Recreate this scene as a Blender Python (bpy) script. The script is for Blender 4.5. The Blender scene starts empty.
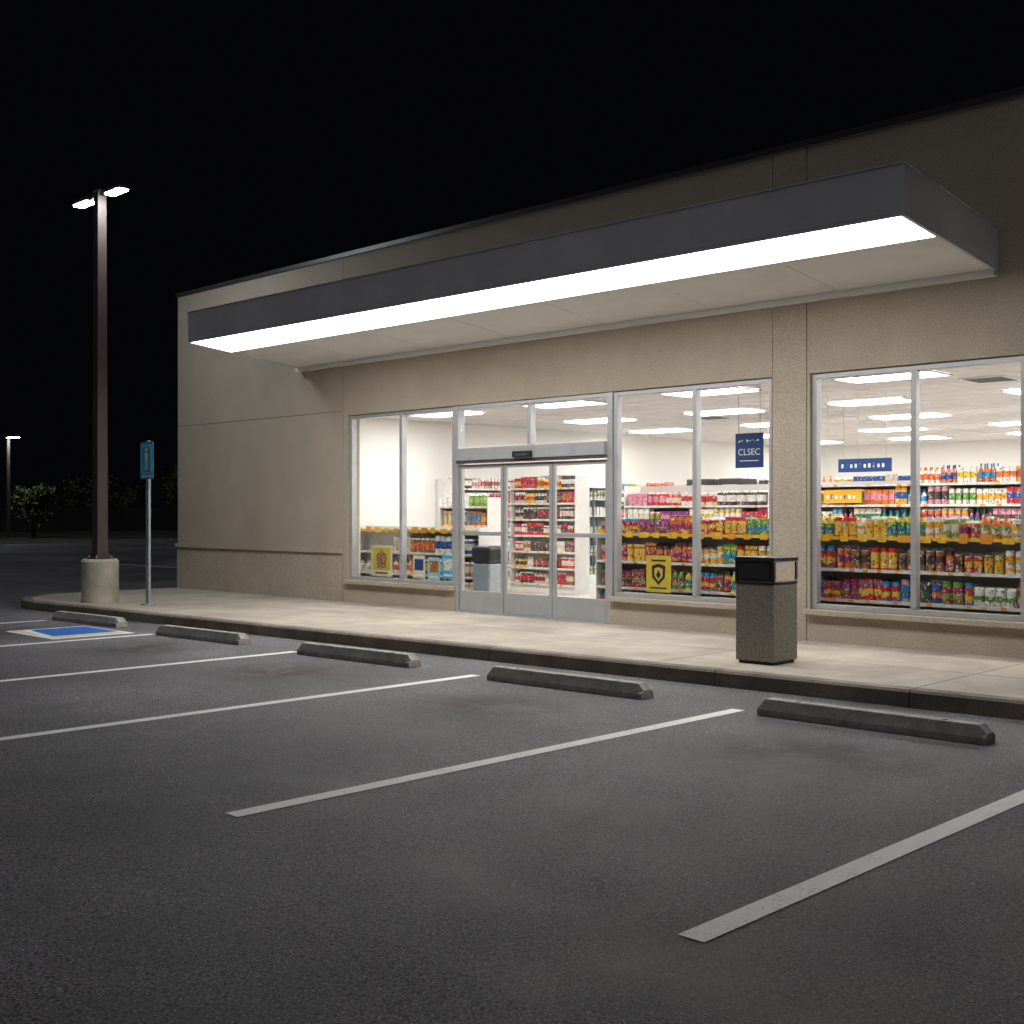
import bpy, math, random
from mathutils import Vector
random.seed(7)
scene = bpy.context.scene
COL = scene.collection

# ------------------------------------------------------------------ materials
def new_mat(name):
    m = bpy.data.materials.new(name); m.use_nodes = True
    nt = m.node_tree
    for n in list(nt.nodes): nt.nodes.remove(n)
    out = nt.nodes.new("ShaderNodeOutputMaterial")
    return m, nt, out

def ramp(nt, fac, stops):
    r = nt.nodes.new("ShaderNodeValToRGB")
    el = r.color_ramp.elements
    el[0].position, el[0].color = stops[0][0], (*stops[0][1], 1)
    el[1].position, el[1].color = stops[-1][0], (*stops[-1][1], 1)
    for p, c in stops[1:-1]:
        e = el.new(p); e.color = (*c, 1)
    nt.links.new(fac, r.inputs[0])
    return r.outputs[0]

def g(v): return (v, v, v)

def mixc(nt, mode, fac, a, b):
    m = nt.nodes.new("ShaderNodeMixRGB"); m.blend_type = mode
    for i, v in enumerate((fac, a, b)):
        if isinstance(v, (int, float)): m.inputs[i].default_value = v
        elif isinstance(v, tuple): m.inputs[i].default_value = (*v, 1)
        else: nt.links.new(v, m.inputs[i])
    return m.outputs[0]

def mat(name, base, rough=0.6, metal=0.0, var=0.15, scale=6.0, fine=0.0, fscale=120.0,
        bump=0.0, bdist=0.004, stretch=(1, 1, 1), spec=0.5, var2=0.0):
    m, nt, out = new_mat(name)
    b = nt.nodes.new("ShaderNodeBsdfPrincipled")
    b.inputs["Roughness"].default_value = rough
    b.inputs["Metallic"].default_value = metal
    b.inputs["Specular IOR Level"].default_value = spec
    tc = nt.nodes.new("ShaderNodeTexCoord")
    mp = nt.nodes.new("ShaderNodeMapping"); mp.inputs["Scale"].default_value = stretch
    nt.links.new(tc.outputs["Object"], mp.inputs[0])
    n1 = nt.nodes.new("ShaderNodeTexNoise"); n1.inputs["Scale"].default_value = scale
    n1.inputs["Detail"].default_value = 5
    nt.links.new(mp.outputs[0], n1.inputs[0])
    c = mixc(nt, 'MULTIPLY', 1.0, base, ramp(nt, n1.outputs[0], [(0.3, g(1 - var)), (0.7, g(1 + var * .5))]))
    n2 = None
    if fine > 0 or bump > 0:
        n2 = nt.nodes.new("ShaderNodeTexNoise"); n2.inputs["Scale"].default_value = fscale
        n2.inputs["Detail"].default_value = 3
        nt.links.new(tc.outputs["Object"], n2.inputs[0])
        if fine > 0:
            c = mixc(nt, 'MULTIPLY', 1.0, c, ramp(nt, n2.outputs[0], [(0.35, g(1 - fine)), (0.65, g(1 + fine))]))
    if var2 > 0:
        n3 = nt.nodes.new("ShaderNodeTexNoise"); n3.inputs["Scale"].default_value = 0.7
        n3.inputs["Detail"].default_value = 6; n3.inputs["Roughness"].default_value = .7
        nt.links.new(tc.outputs["Object"], n3.inputs[0])
        c = mixc(nt, 'MULTIPLY', 1.0, c, ramp(nt, n3.outputs[0], [(0.35, g(1 - var2)), (0.62, g(1))]))
    nt.links.new(c, b.inputs["Base Color"])
    if bump > 0:
        bp = nt.nodes.new("ShaderNodeBump"); bp.inputs["Strength"].default_value = bump
        bp.inputs["Distance"].default_value = bdist
        nt.links.new(n2.outputs[0], bp.inputs["Height"])
        nt.links.new(bp.outputs[0], b.inputs["Normal"])
    nt.links.new(b.outputs[0], out.inputs[0])
    return m

def emat(name, col, strength):
    m, nt, out = new_mat(name)
    e = nt.nodes.new("ShaderNodeEmission")
    e.inputs[0].default_value = (*col, 1); e.inputs[1].default_value = strength
    nt.links.new(e.outputs[0], out.inputs[0])
    return m

def glass_mat(name):
    m, nt, out = new_mat(name)
    t = nt.nodes.new("ShaderNodeBsdfTransparent"); t.inputs[0].default_value = (.985, .99, .988, 1)
    gl = nt.nodes.new("ShaderNodeBsdfGlossy"); gl.inputs["Roughness"].default_value = .02
    lw = nt.nodes.new("ShaderNodeLayerWeight"); lw.inputs[0].default_value = .5
    pw = nt.nodes.new("ShaderNodeMath"); pw.operation = 'POWER'; pw.inputs[1].default_value = 4.0
    nt.links.new(lw.outputs["Facing"], pw.inputs[0])
    ma = nt.nodes.new("ShaderNodeMath"); ma.operation = 'MULTIPLY_ADD'; ma.inputs[1].default_value = .7; ma.inputs[2].default_value = .03
    nt.links.new(pw.outputs[0], ma.inputs[0])
    mx = nt.nodes.new("ShaderNodeMixShader")
    nt.links.new(ma.outputs[0], mx.inputs[0]); nt.links.new(t.outputs[0], mx.inputs[1])
    nt.links.new(gl.outputs[0], mx.inputs[2]); nt.links.new(mx.outputs[0], out.inputs[0])
    return m

def asphalt_mat():
    m, nt, out = new_mat("asphalt_surface")
    b = nt.nodes.new("ShaderNodeBsdfPrincipled"); b.inputs["Specular IOR Level"].default_value = .4
    tc = nt.nodes.new("ShaderNodeTexCoord"); P = tc.outputs["Object"]
    def noise(s, d=4, r=.6):
        n = nt.nodes.new("ShaderNodeTexNoise"); n.inputs["Scale"].default_value = s
        n.inputs["Detail"].default_value = d; n.inputs["Roughness"].default_value = r
        nt.links.new(P, n.inputs[0]); return n.outputs[0]
    fine = noise(82, 4, .8)
    c = ramp(nt, fine, [(.38, (.030, .028, .031)), (.5, (.145, .136, .145)), (.62, (.29, .275, .285))])
    v = nt.nodes.new("ShaderNodeTexVoronoi"); v.inputs["Scale"].default_value = 88
    nt.links.new(P, v.inputs[0])
    sep = nt.nodes.new("ShaderNodeSeparateColor"); nt.links.new(v.outputs["Color"], sep.inputs[0])
    st = ramp(nt, sep.outputs[0], [(.80, g(0)), (.93, g(1))])
    sd = ramp(nt, v.outputs["Distance"], [(.22, g(1)), (.5, g(0))])
    sp = mixc(nt, 'MULTIPLY', 1.0, st, sd)
    c = mixc(nt, 'MIX', sp, c, (.50, .48, .48))
    dk = ramp(nt, sep.outputs[1], [(.80, g(1)), (.86, g(.35))])
    c = mixc(nt, 'MULTIPLY', 1.0, c, dk)
    big = noise(.25, 5, .55)
    c = mixc(nt, 'MULTIPLY', 1.0, c, ramp(nt, big, [(.36, g(.70)), (.62, g(1.30))]))
    mid = noise(1.3, 6, .65)
    c = mixc(nt, 'MULTIPLY', 1.0, c, ramp(nt, mid, [(.35, g(.68)), (.6, g(1.1))]))
    sx = nt.nodes.new("ShaderNodeSeparateXYZ"); nt.links.new(P, sx.inputs[0])
    s1 = nt.nodes.new("ShaderNodeMath"); s1.operation = 'ADD'; s1.inputs[1].default_value = 4.35
    nt.links.new(sx.outputs[0], s1.inputs[0])
    w = nt.nodes.new("ShaderNodeMath"); w.operation = 'WRAP'; w.inputs[1].default_value = 1.5; w.inputs[2].default_value = -1.5
    nt.links.new(s1.outputs[0], w.inputs[0])
    ab = nt.nodes.new("ShaderNodeMath"); ab.operation = 'ABSOLUTE'; nt.links.new(w.outputs[0], ab.inputs[0])
    mx = ramp(nt, ab.outputs[0], [(.15, g(1)), (.95, g(0))])
    yy = nt.nodes.new("ShaderNodeMath"); yy.operation = 'ADD'; yy.inputs[1].default_value = 5.2
    nt.links.new(sx.outputs[1], yy.inputs[0])
    ya = nt.nodes.new("ShaderNodeMath"); ya.operation = 'ABSOLUTE'; nt.links.new(yy.outputs[0], ya.inputs[0])
    yr = ramp(nt, ya.outputs[0], [(.25, g(1)), (1.0, g(0))])
    blot = ramp(nt, noise(2.2, 7, .72), [(.38, g(0)), (.52, g(1))])
    mask = mixc(nt, 'MULTIPLY', 1.0, mixc(nt, 'MULTIPLY', 1.0, mx, yr), blot)
    c = mixc(nt, 'MIX', mixc(nt, 'MULTIPLY', 1.0, mask, (.85, .85, .85)), c, (.035, .026, .022))
    nt.links.new(c, b.inputs["Base Color"])
    nt.links.new(ramp(nt, mid, [(.3, g(.55)), (.7, g(.8))]), b.inputs["Roughness"])
    bp = nt.nodes.new("ShaderNodeBump"); bp.inputs["Strength"].default_value = .8; bp.inputs["Distance"].default_value = .008
    nt.links.new(fine, bp.inputs["Height"]); nt.links.new(bp.outputs[0], b.inputs["Normal"])
    nt.links.new(b.outputs[0], out.inputs[0])
    return m

def paint_mat(name, col, wear=.58):
    m, nt, out = new_mat(name)
    b = nt.nodes.new("ShaderNodeBsdfPrincipled"); b.inputs["Roughness"].default_value = .65
    tc = nt.nodes.new("ShaderNodeTexCoord")
    n1 = nt.nodes.new("ShaderNodeTexNoise"); n1.inputs["Scale"].default_value = 70; n1.inputs["Detail"].default_value = 4
    n2 = nt.nodes.new("ShaderNodeTexNoise"); n2.inputs["Scale"].default_value = 5; n2.inputs["Detail"].default_value = 6
    nt.links.new(tc.outputs["Object"], n1.inputs[0]); nt.links.new(tc.outputs["Object"], n2.inputs[0])
    ad = nt.nodes.new("ShaderNodeMath"); ad.operation = 'MULTIPLY_ADD'
    nt.links.new(n2.outputs[0], ad.inputs[0]); ad.inputs[1].default_value = .5; nt.links.new(n1.outputs[0], ad.inputs[2])
    f = ramp(nt, ad.outputs[0], [(wear, g(0)), (wear + .14, g(1))])
    c = mixc(nt, 'MIX', f, tuple(x * .35 + .02 for x in col), col)
    nt.links.new(c, b.inputs["Base Color"])
    bp = nt.nodes.new("ShaderNodeBump"); bp.inputs["Strength"].default_value = .5; bp.inputs["Distance"].default_value = .006
    nt.links.new(n1.outputs[0], bp.inputs["Height"]); nt.links.new(bp.outputs[0], b.inputs["Normal"])
    nt.links.new(b.outputs[0], out.inputs[0])
    return m

def pebble_mat():
    m, nt, out = new_mat("exposed_aggregate")
    b = nt.nodes.new("ShaderNodeBsdfPrincipled"); b.inputs["Roughness"].default_value = .75
    tc = nt.nodes.new("ShaderNodeTexCoord")
    v = nt.nodes.new("ShaderNodeTexVoronoi"); v.inputs["Scale"].default_value = 150
    nt.links.new(tc.outputs["Object"], v.inputs[0])
    sep = nt.nodes.new("ShaderNodeSeparateColor"); nt.links.new(v.outputs["Color"], sep.inputs[0])
    c = ramp(nt, sep.outputs[0], [(0, (.20, .175, .15)), (.5, (.29, .26, .22)), (1, (.42, .385, .33))])
    e = ramp(nt, v.outputs["Distance"], [(.3, g(1)), (.8, g(.65))])
    nt.links.new(mixc(nt, 'MULTIPLY', 1, c, e), b.inputs["Base Color"])
    bp = nt.nodes.new("ShaderNodeBump"); bp.inputs["Strength"].default_value = .4; bp.inputs["Distance"].default_value = .004
    bp.invert = True
    nt.links.new(v.outputs["Distance"], bp.inputs["Height"]); nt.links.new(bp.outputs[0], b.inputs["Normal"])
    nt.links.new(b.outputs[0], out.inputs[0])
    return m

def attr_mat():
    m, nt, out = new_mat("printed_packaging")
    b = nt.nodes.new("ShaderNodeBsdfPrincipled"); b.inputs["Roughness"].default_value = .4
    a = nt.nodes.new("ShaderNodeVertexColor"); a.layer_name = "Col"
    tc = nt.nodes.new("ShaderNodeTexCoord")
    v = nt.nodes.new("ShaderNodeTexVoronoi"); v.inputs["Scale"].default_value = 45
    nt.links.new(tc.outputs["Object"], v.inputs[0])
    sep = nt.nodes.new("ShaderNodeSeparateColor"); nt.links.new(v.outputs["Color"], sep.inputs[0])
    f = ramp(nt, sep.outputs[0], [(.86, g(0)), (.88, g(.5))])
    c = mixc(nt, 'MIX', f, a.outputs[0], (.78, .74, .66))
    f2 = ramp(nt, sep.outputs[1], [(.85, g(0)), (.87, g(.6))])
    c = mixc(nt, 'MIX', f2, c, (.08, .05, .06))
    nt.links.new(c, b.inputs["Base Color"]); nt.links.new(b.outputs[0], out.inputs[0])
    return m

def label_mat(name, base, accent):
    m, nt, out = new_mat(name)
    b = nt.nodes.new("ShaderNodeBsdfPrincipled"); b.inputs["Roughness"].default_value = .28
    tc = nt.nodes.new("ShaderNodeTexCoord")
    oi = nt.nodes.new("ShaderNodeObjectInfo")
    add = nt.nodes.new("ShaderNodeVectorMath"); add.operation = 'ADD'
    sc = nt.nodes.new("ShaderNodeVectorMath"); sc.operation = 'SCALE'; sc.inputs[0].default_value = (3, 5, 7)
    nt.links.new(oi.outputs["Random"], sc.inputs["Scale"])
    nt.links.new(tc.outputs["Object"], add.inputs[0]); nt.links.new(sc.outputs[0], add.inputs[1])
    v = nt.nodes.new("ShaderNodeTexVoronoi"); v.inputs["Scale"].default_value = 48
    nt.links.new(add.outputs[0], v.inputs[0])
    sep = nt.nodes.new("ShaderNodeSeparateColor"); nt.links.new(v.outputs["Color"], sep.inputs[0])
    xyz = nt.nodes.new("ShaderNodeSeparateXYZ"); nt.links.new(tc.outputs["Object"], xyz.inputs[0])
    zz = nt.nodes.new("ShaderNodeMath"); zz.operation = 'MULTIPLY_ADD'; zz.inputs[1].default_value = 4.0
    nt.links.new(xyz.outputs[2], zz.inputs[0])
    nz = nt.nodes.new("ShaderNodeTexNoise"); nz.inputs["Scale"].default_value = 14; nt.links.new(add.outputs[0], nz.inputs[0])
    nm = nt.nodes.new("ShaderNodeMath"); nm.operation = 'MULTIPLY'; nm.inputs[1].default_value = .35; nt.links.new(nz.outputs[0], nm.inputs[0])
    nt.links.new(nm.outputs[0], zz.inputs[2])
    band = ramp(nt, zz.outputs[0], [(.38, g(0)), (.40, g(1)), (.62, g(1)), (.64, g(0))])
    f2 = ramp(nt, sep.outputs[1], [(.85, g(0)), (.87, g(.7))])
    f3 = ramp(nt, sep.outputs[2], [(.86, g(0)), (.88, g(.8))])
    c = mixc(nt, 'MIX', band, base, accent)
    c = mixc(nt, 'MIX', f2, c, (.8, .78, .7))
    c = mixc(nt, 'MIX', f3, c, (.06, .03, .03))
    nt.links.new(c, b.inputs["Base Color"]); nt.links.new(b.outputs[0], out.inputs[0])
    return m

M = {}
M['asphalt'] = asphalt_mat()
M['paint'] = paint_mat("worn_white_paint", (.86, .85, .83), .51)
M['blue_paint'] = paint_mat("worn_blue_paint", (.02, .13, .50), .45)
M['cream_paint'] = paint_mat("faded_cream_paint", (.75, .68, .45), .52)
M['walk'] = mat("sidewalk_concrete", (.46, .405, .335), .85, var=.16, scale=2.2, fine=.15, fscale=80, bump=.4, var2=.28)
M['kerb'] = mat("kerb_concrete", (.26, .215, .17), .85, var=.3, scale=3, fine=.2, fscale=80, bump=.5, var2=.45)
M['stop'] = mat("wheel_stop_concrete", (.42, .39, .35), .85, var=.3, scale=9, fine=.22, fscale=110, bump=.6, var2=.25)
M['base'] = mat("lamp_base_concrete", (.50, .46, .38), .85, var=.2, scale=5, fine=.15, fscale=70, bump=.4, var2=.2)
M['stucco'] = mat("beige_stucco", (.455, .385, .300), .9, var=.05, scale=2.0, fine=.2, fscale=70, bump=.7, bdist=.007, var2=.12)
M['joint'] = mat("joint_sealant", (.20, .17, .135), .9)
M['coping'] = mat("dark_metal_coping", (.09, .085, .085), .4, .5, var=.1)
M['fascia'] = mat("grey_metal_fascia", (.68, .67, .70), .5, .0, var=.06, scale=1.2, var2=.14)
M['soffit'] = mat("white_soffit_panel", (.80, .785, .75), .7, var=.04, scale=2)
M['alu'] = mat("aluminium_frame", (.48, .49, .50), .38, .35, var=.08)
M['aludark'] = mat("dark_aluminium", (.10, .10, .11), .4, .3, var=.08)
M['glass'] = glass_mat("window_glass")
M['strip'] = emat("canopy_light_diffuser", (1, .985, .965), 10.5)
M['panel'] = emat("ceiling_light_diffuser", (1, .985, .96), 29.0)
M['led'] = emat("lamp_led_lens", (.86, .94, 1), 190)
M['led_far'] = emat("far_lamp_led_lens", (.80, .93, 1), 70)
M['bronze'] = mat("bronze_paint", (.085, .062, .054), .6, .2, var=.15)
M['galv'] = mat("galvanised_steel", (.36, .40, .43), .5, .4, var=.15, scale=20)
M['signblue'] = mat("blue_sign_sheet", (.04, .40, .68), .4, var=.05)
M['white'] = mat("white_enamel", (.80, .80, .78), .5, var=.04)
M['black'] = mat("black_plastic", (.025, .025, .027), .38, var=.2)
M['pebble'] = pebble_mat()
M['inwall'] = mat("cream_interior_wall", (.82, .80, .76), .8, var=.03, scale=1)
M['ceil'] = mat("ceiling_tile", (.66, .63, .61), .9, var=.05, scale=3, fine=.05, fscale=60)
M['ceilgrid'] = mat("ceiling_grid", (.72, .70, .68), .7)
M['floor'] = mat("vinyl_floor", (.62, .59, .55), .25, var=.06, scale=1)
M['gond'] = mat("cream_shelf_metal", (.70, .68, .64), .5, var=.05)
M['yellow'] = mat("yellow_price_rail", (.85, .50, .04), .5, var=.35, scale=25)
M['attr'] = attr_mat()
M['fridge'] = mat("fridge_body", (.62, .65, .67), .4, var=.04)
M['teal'] = mat("fridge_interior", (.35, .55, .58), .5, var=.2, scale=14)
M['deepblue'] = mat("blue_board", (.015, .06, .22), .5, var=.15, scale=8)
M['ypost'] = mat("gold_poster_paper", (.62, .46, .04), .6, var=.12, scale=12)
M['leaf'] = mat("leaf_green", (.10, .11, .02), .7, var=.6, scale=2)
M['bark'] = mat("bark", (.06, .045, .03), .9, var=.3, scale=12)
M['grass'] = mat("verge_grass", (.02, .025, .015), .95, var=.4, scale=.4, fine=.3, fscale=9)
M['fence'] = mat("dark_fence_board", (.045, .045, .045), .8, var=.3, scale=1)
M['darkroof'] = mat("roof_membrane", (.15, .15, .15), .9)
M['tag'] = mat("orange_tag", (.80, .30, .03), .5)

# ------------------------------------------------------------------ mesh builder
class MB:
    def __init__(s): s.v = []; s.f = []; s.m = []; s.mats = []; s.c = []
    def mi(s, k):
        if k not in s.mats: s.mats.append(k)
        return s.mats.index(k)
    def poly(s, pts, k, col=(1, 1, 1)):
        i = len(s.v); s.v += [tuple(p) for p in pts]
        s.f.append(list(range(i, i + len(pts)))); s.m.append(s.mi(k)); s.c.append(col)
    def add(s, verts, faces, k, col=(1, 1, 1)):
        i = len(s.v); s.v += [tuple(p) for p in verts]
        for f in faces:
            s.f.append([i + q for q in f]); s.m.append(s.mi(k)); s.c.append(col)
    def box(s, x0, x1, y0, y1, z0, z1, k, col=(1, 1, 1)):
        v = [(x0, y0, z0), (x1, y0, z0), (x1, y1, z0), (x0, y1, z0), (x0, y0, z1), (x1, y0, z1), (x1, y1, z1), (x0, y1, z1)]
        s.add(v, [(3, 2, 1, 0), (4, 5, 6, 7), (0, 1, 5, 4), (1, 2, 6, 5), (2, 3, 7, 6), (3, 0, 4, 7)], k, col)
    def prism(s, plan, z0, z1, k, top=None, col=(1, 1, 1)):
        n = len(plan)
        tp = top or plan
        v = [(p[0], p[1], z0) for p in plan] + [(p[0], p[1], z1) for p in tp]
        f = [tuple(range(n - 1, -1, -1)), tuple(range(n, 2 * n))] + [(i, (i + 1) % n, n + (i + 1) % n, n + i) for i in range(n)]
        s.add(v, f, k, col)
    def lathe(s, cx, cy, prof, k, seg=16, cols=None):
        base = len(s.v)
        for p in prof:
            for a in range(seg):
                t = 2 * math.pi * a / seg
                s.v.append((cx + p[0] * math.cos(t), cy + p[0] * math.sin(t), p[1]))
        for j in range(len(prof) - 1):
            kk = prof[j][2] if len(prof[j]) > 2 else k
            for a in range(seg):
                b = (a + 1) % seg
                s.f.append([base + j * seg + a, base + j * seg + b, base + (j + 1) * seg + b, base + (j + 1) * seg + a])
                s.m.append(s.mi(kk)); s.c.append(cols[j] if cols else (1, 1, 1))
        for j, rev in ((0, True), (len(prof) - 1, False)):
            idx = [base + j * seg + a for a in range(seg)]
            if rev: idx = idx[::-1]
            kk = prof[j][2] if len(prof[j]) > 2 else k
            s.f.append(idx); s.m.append(s.mi(kk)); s.c.append(cols[min(j, len(cols) - 1)] if cols else (1, 1, 1))
    def tube(s, p, q, r0, r1, k, seg=8):
        p, q = Vector(p), Vector(q); d = (q - p).normalized()
        u = d.cross(Vector((0, 0, 1)));
        if u.length < 1e-3: u = Vector((1, 0, 0))
        u.normalize(); w = d.cross(u)
        v = []
        for c, r in ((p, r0), (q, r1)):
            for a in range(seg):
                t = 2 * math.pi * a / seg
                v.append(c + u * r * math.cos(t) + w * r * math.sin(t))
        f = [(a, (a + 1) % seg, seg + (a + 1) % seg, seg + a) for a in range(seg)] + [tuple(range(seg))[::-1], tuple(range(seg, 2 * seg))]
        s.add(v, f, k)
    def mesh(s, name, off=(0, 0, 0), color=False):
        me = bpy.data.meshes.new(name)
        me.from_pydata([(x - off[0], y - off[1], z - off[2]) for x, y, z in s.v], [], s.f)
        for k in s.mats: me.materials.append(M[k])
        me.polygons.foreach_set("material_index", s.m)
        if color:
            at = me.color_attributes.new("Col", 'FLOAT_COLOR', 'CORNER')
            buf = []
            for f, c in zip(s.f, s.c): buf += [c[0], c[1], c[2], 1.0] * len(f)
            at.data.foreach_set("color", buf)
        me.update()
        return me

def thing(name, loc, label, cat, group=None):
    o = bpy.data.objects.new(name, None); o.location = loc; o.empty_display_size = .2
    COL.objects.link(o); o["label"] = label; o["category"] = cat
    if group: o["group"] = group
    return o

def part(name, mb, root, parent=None, bevel=0, color=False, label=None):
    off = tuple(root["base"]) if "base" in root.keys() else tuple(root.location)
    o = bpy.data.objects.new(name, mb.mesh(name, off, color))
    COL.objects.link(o); o.parent = parent or root
    if bevel:
        b = o.modifiers.new("bevel", 'BEVEL'); b.width = bevel; b.segments = 2; b.limit_method = 'ANGLE'
    if label: o["label"] = label
    return o

def solid(name, mb, loc, label, cat, bevel=0, group=None, color=False):
    o = bpy.data.objects.new(name, mb.mesh(name, loc, color)); o.location = loc
    COL.objects.link(o); o["label"] = label; o["category"] = cat
    if group: o["group"] = group
    if bevel:
        b = o.modifiers.new("bevel", 'BEVEL'); b.width = bevel; b.segments = 2; b.limit_method = 'ANGLE'
    return o

def struct(name, mb, label=None, loc=(0, 0, 0)):
    o = bpy.data.objects.new(name, mb.mesh(name, loc)); o.location = loc
    COL.objects.link(o); o["kind"] = "structure"
    if label: o["label"] = label
    return o

def copy_thing(o, loc, rot=None):
    c = o.copy(); COL.objects.link(c); c.location = loc
    if rot is not None: c.rotation_euler = (0, 0, rot)
    def rec(src, dst):
        for ch in src.children:
            d = ch.copy(); COL.objects.link(d); d.parent = dst
            rec(ch, d)
    rec(o, c)
    return c

# ------------------------------------------------------------------ world / lights
w = bpy.data.worlds.new("World"); scene.world = w; w.use_nodes = True
bg = w.node_tree.nodes["Background"]
bg.inputs[0].default_value = (.0013, .0014, .0020, 1); bg.inputs[1].default_value = 1.0
sun = bpy.data.lights.new("fill_sun", 'SUN'); sun.energy = .36; sun.angle = math.radians(50); sun.color = (.95, .95, 1)  # wide soft fill added to lift the canopy fascia and asphalt, not a real moon
so = bpy.data.objects.new("fill_sun", sun); COL.objects.link(so)
d = Vector((-.25, .42, -.98)); so.rotation_euler = d.to_track_quat('-Z', 'Y').to_euler()
scene.view_settings.view_transform = 'Standard'; scene.view_settings.look = 'None'; scene.view_settings.exposure = 0

# ------------------------------------------------------------------ camera
cam = bpy.data.cameras.new("camera"); co = bpy.data.objects.new("camera", cam); COL.objects.link(co)
co.location = (0, -12.4, 1.65); co.rotation_euler = (math.radians(90), 0, math.radians(44.4))
cam.sensor_width = 36; cam.lens = 42.26; cam.clip_end = 1500; cam.clip_start = .05
scene.camera = co

# ------------------------------------------------------------------ ground
mb = MB(); mb.poly([(-600, -600, 0), (600, -600, 0), (600, 600, 0), (-600, 600, 0)], 'asphalt'); struct("ground", mb, "dark grey asphalt parking lot surface")

def yf(x): return -2.78 + .0515 * (x + 4)
XL = -21.6; R = 1.6
cx, cyc = XL + R, yf(XL + R) + R
def arc(r, n=12):
    return [(cx + r * math.cos(t), cyc + r * math.sin(t)) for t in [math.pi + (math.pi / 2) * i / n for i in range(n + 1)]]
KW = .16
kx = [-18.5, -15.5, -12.5, -9.5, -6.6, -4.7, -2.0, 1, 4, 8]
outer = [(XL, 2.0), (XL, cyc)] + arc(R)[1:] + [(x, yf(x)) for x in kx]
inner = [(XL + KW, 2.0), (XL + KW, cyc)] + arc(R - KW)[1:] + [(x, yf(x) + KW) for x in kx]
mb = MB()
for i in range(len(outer) - 1):
    a, b, c, d = outer[i], outer[i + 1], inner[i + 1], inner[i]
    gap = .0025 if (i < 1 or i > 12) else 0
    def lerp(p, q, t): return (p[0] + (q[0] - p[0]) * t, p[1] + (q[1] - p[1]) * t)
    a2, b2, c2, d2 = lerp(a, b, gap), lerp(b, a, gap), lerp(c, d, gap), lerp(d, c, gap)
    bl = [lerp(a2, d2, .12), lerp(b2, c2, .12), c2, d2]
    mb.prism([a2, b2, c2, d2], 0, .128, 'kerb')
    mb.prism([a2, b2, c2, d2], .1281, .150, 'kerb', top=bl)
struct("kerb", mb, "stained concrete kerb along the sidewalk")
mb = MB()
xs = [-19.4, -17.4, -15.4, -13.4, -11.4, -9.4, -7.4, -4.72, -2.7, -.7, 1.3, 3.3, 5.3, 8]
e = .006
IN = KW + .008
p0 = [(XL + IN, 0.0), (XL + IN, cyc)] + arc(R - IN)[1:] + [(xs[0] - e, yf(xs[0]) + IN), (xs[0] - e, 0.0)]
mb.prism(p0, 0.01, .150, 'walk')
for a, b in zip(xs, xs[1:]):
    ymid = -1.45
    mb.prism([(a + e, yf(a) + IN), (b - e, yf(b) + IN), (b - e, ymid - e), (a + e, ymid - e)], .01, .150, 'walk')
    mb.prism([(a + e, ymid + e), (b - e, ymid + e), (b - e, 0), (a + e, 0)], .01, .1503, 'walk')
mb.prism([(XL + IN, 0.002), (-21.45, 0.002), (-21.45, 2.0), (XL + IN, 2.0)], .01, .150, 'walk')
struct("sidewalk", mb, "pale beige concrete sidewalk with control joints")

for x, ya, yb in [(-2.755, -8.60, -3.95), (-5.66, -8.8, -3.92), (-8.75, -8.85, -3.98), (-11.75, -8.85, -4.05), (-14.8, -8.85, -4.2), (-17.85, -8.85, -4.3)]:
    mb = MB(); mb.poly([(x - .063, ya, .004), (x + .063, ya, .004), (x + .063, yb, .004), (x - .063, yb, .004)], 'paint')
    struct("parking_line", mb, "worn white painted parking bay line")
for k in range(4):
    mb = MB(); x = -18.6 - k * .75
    mb.poly([(x - .06, -8.6, .004), (x + .06, -8.6, .004), (x + .06, -5.2, .004), (x - .06, -5.2, .004)], 'paint')
    struct("parking_line", mb, "worn white painted hatch line")
for k in range(8):
    mb = MB(); y = 6 + k * 2.9
    mb.poly([(-36, y, .004), (-31, y, .004), (-31, y + .12, .004), (-36, y + .12, .004)], 'paint')
    struct("parking_line", mb, "worn white painted parking bay line")

x0, x1, y0, y1 = -16.6, -15.1, -5.45, -4.3
mb = MB()
mb.poly([(x0, y0, .004), (x1, y0, .004), (x1, y1, .004), (x0, y1, .004)], 'paint')
struct("marking_border", mb, "white border of the painted accessible bay marking")
mb = MB(); mb.poly([(x0 + .12, y0 + .30, .008), (x1 - .36, y0 + .16, .008), (x1 - .36, y1 - .06, .008), (x0 + .12, y1 - .06, .008)], 'blue_paint')
struct("marking_panel", mb, "blue painted accessible bay marking")
mb = MB(); mb.poly([(x1 - .33, y0 + .05, .008), (x1 - .10, y0 + .05, .008), (x1 - .10, y1 - .1, .008), (x1 - .33, y1 - .1, .008)], 'cream_paint')
mb.poly([(x0 + .02, y0 + .04, .009), (x1 - .45, y0 + .04, .009), (x1 - .75, y0 + .14, .009), (x0 + .02, y0 + .2, .009)], 'cream_paint')
mb.poly([(-17.6, -6.1, .004), (-16.9, -6.1, .004), (-16.9, -5.8, .004), (-17.6, -5.8, .004)], 'cream_paint')
struct("marking_patch", mb, "faded cream paint patches on the asphalt")

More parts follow.
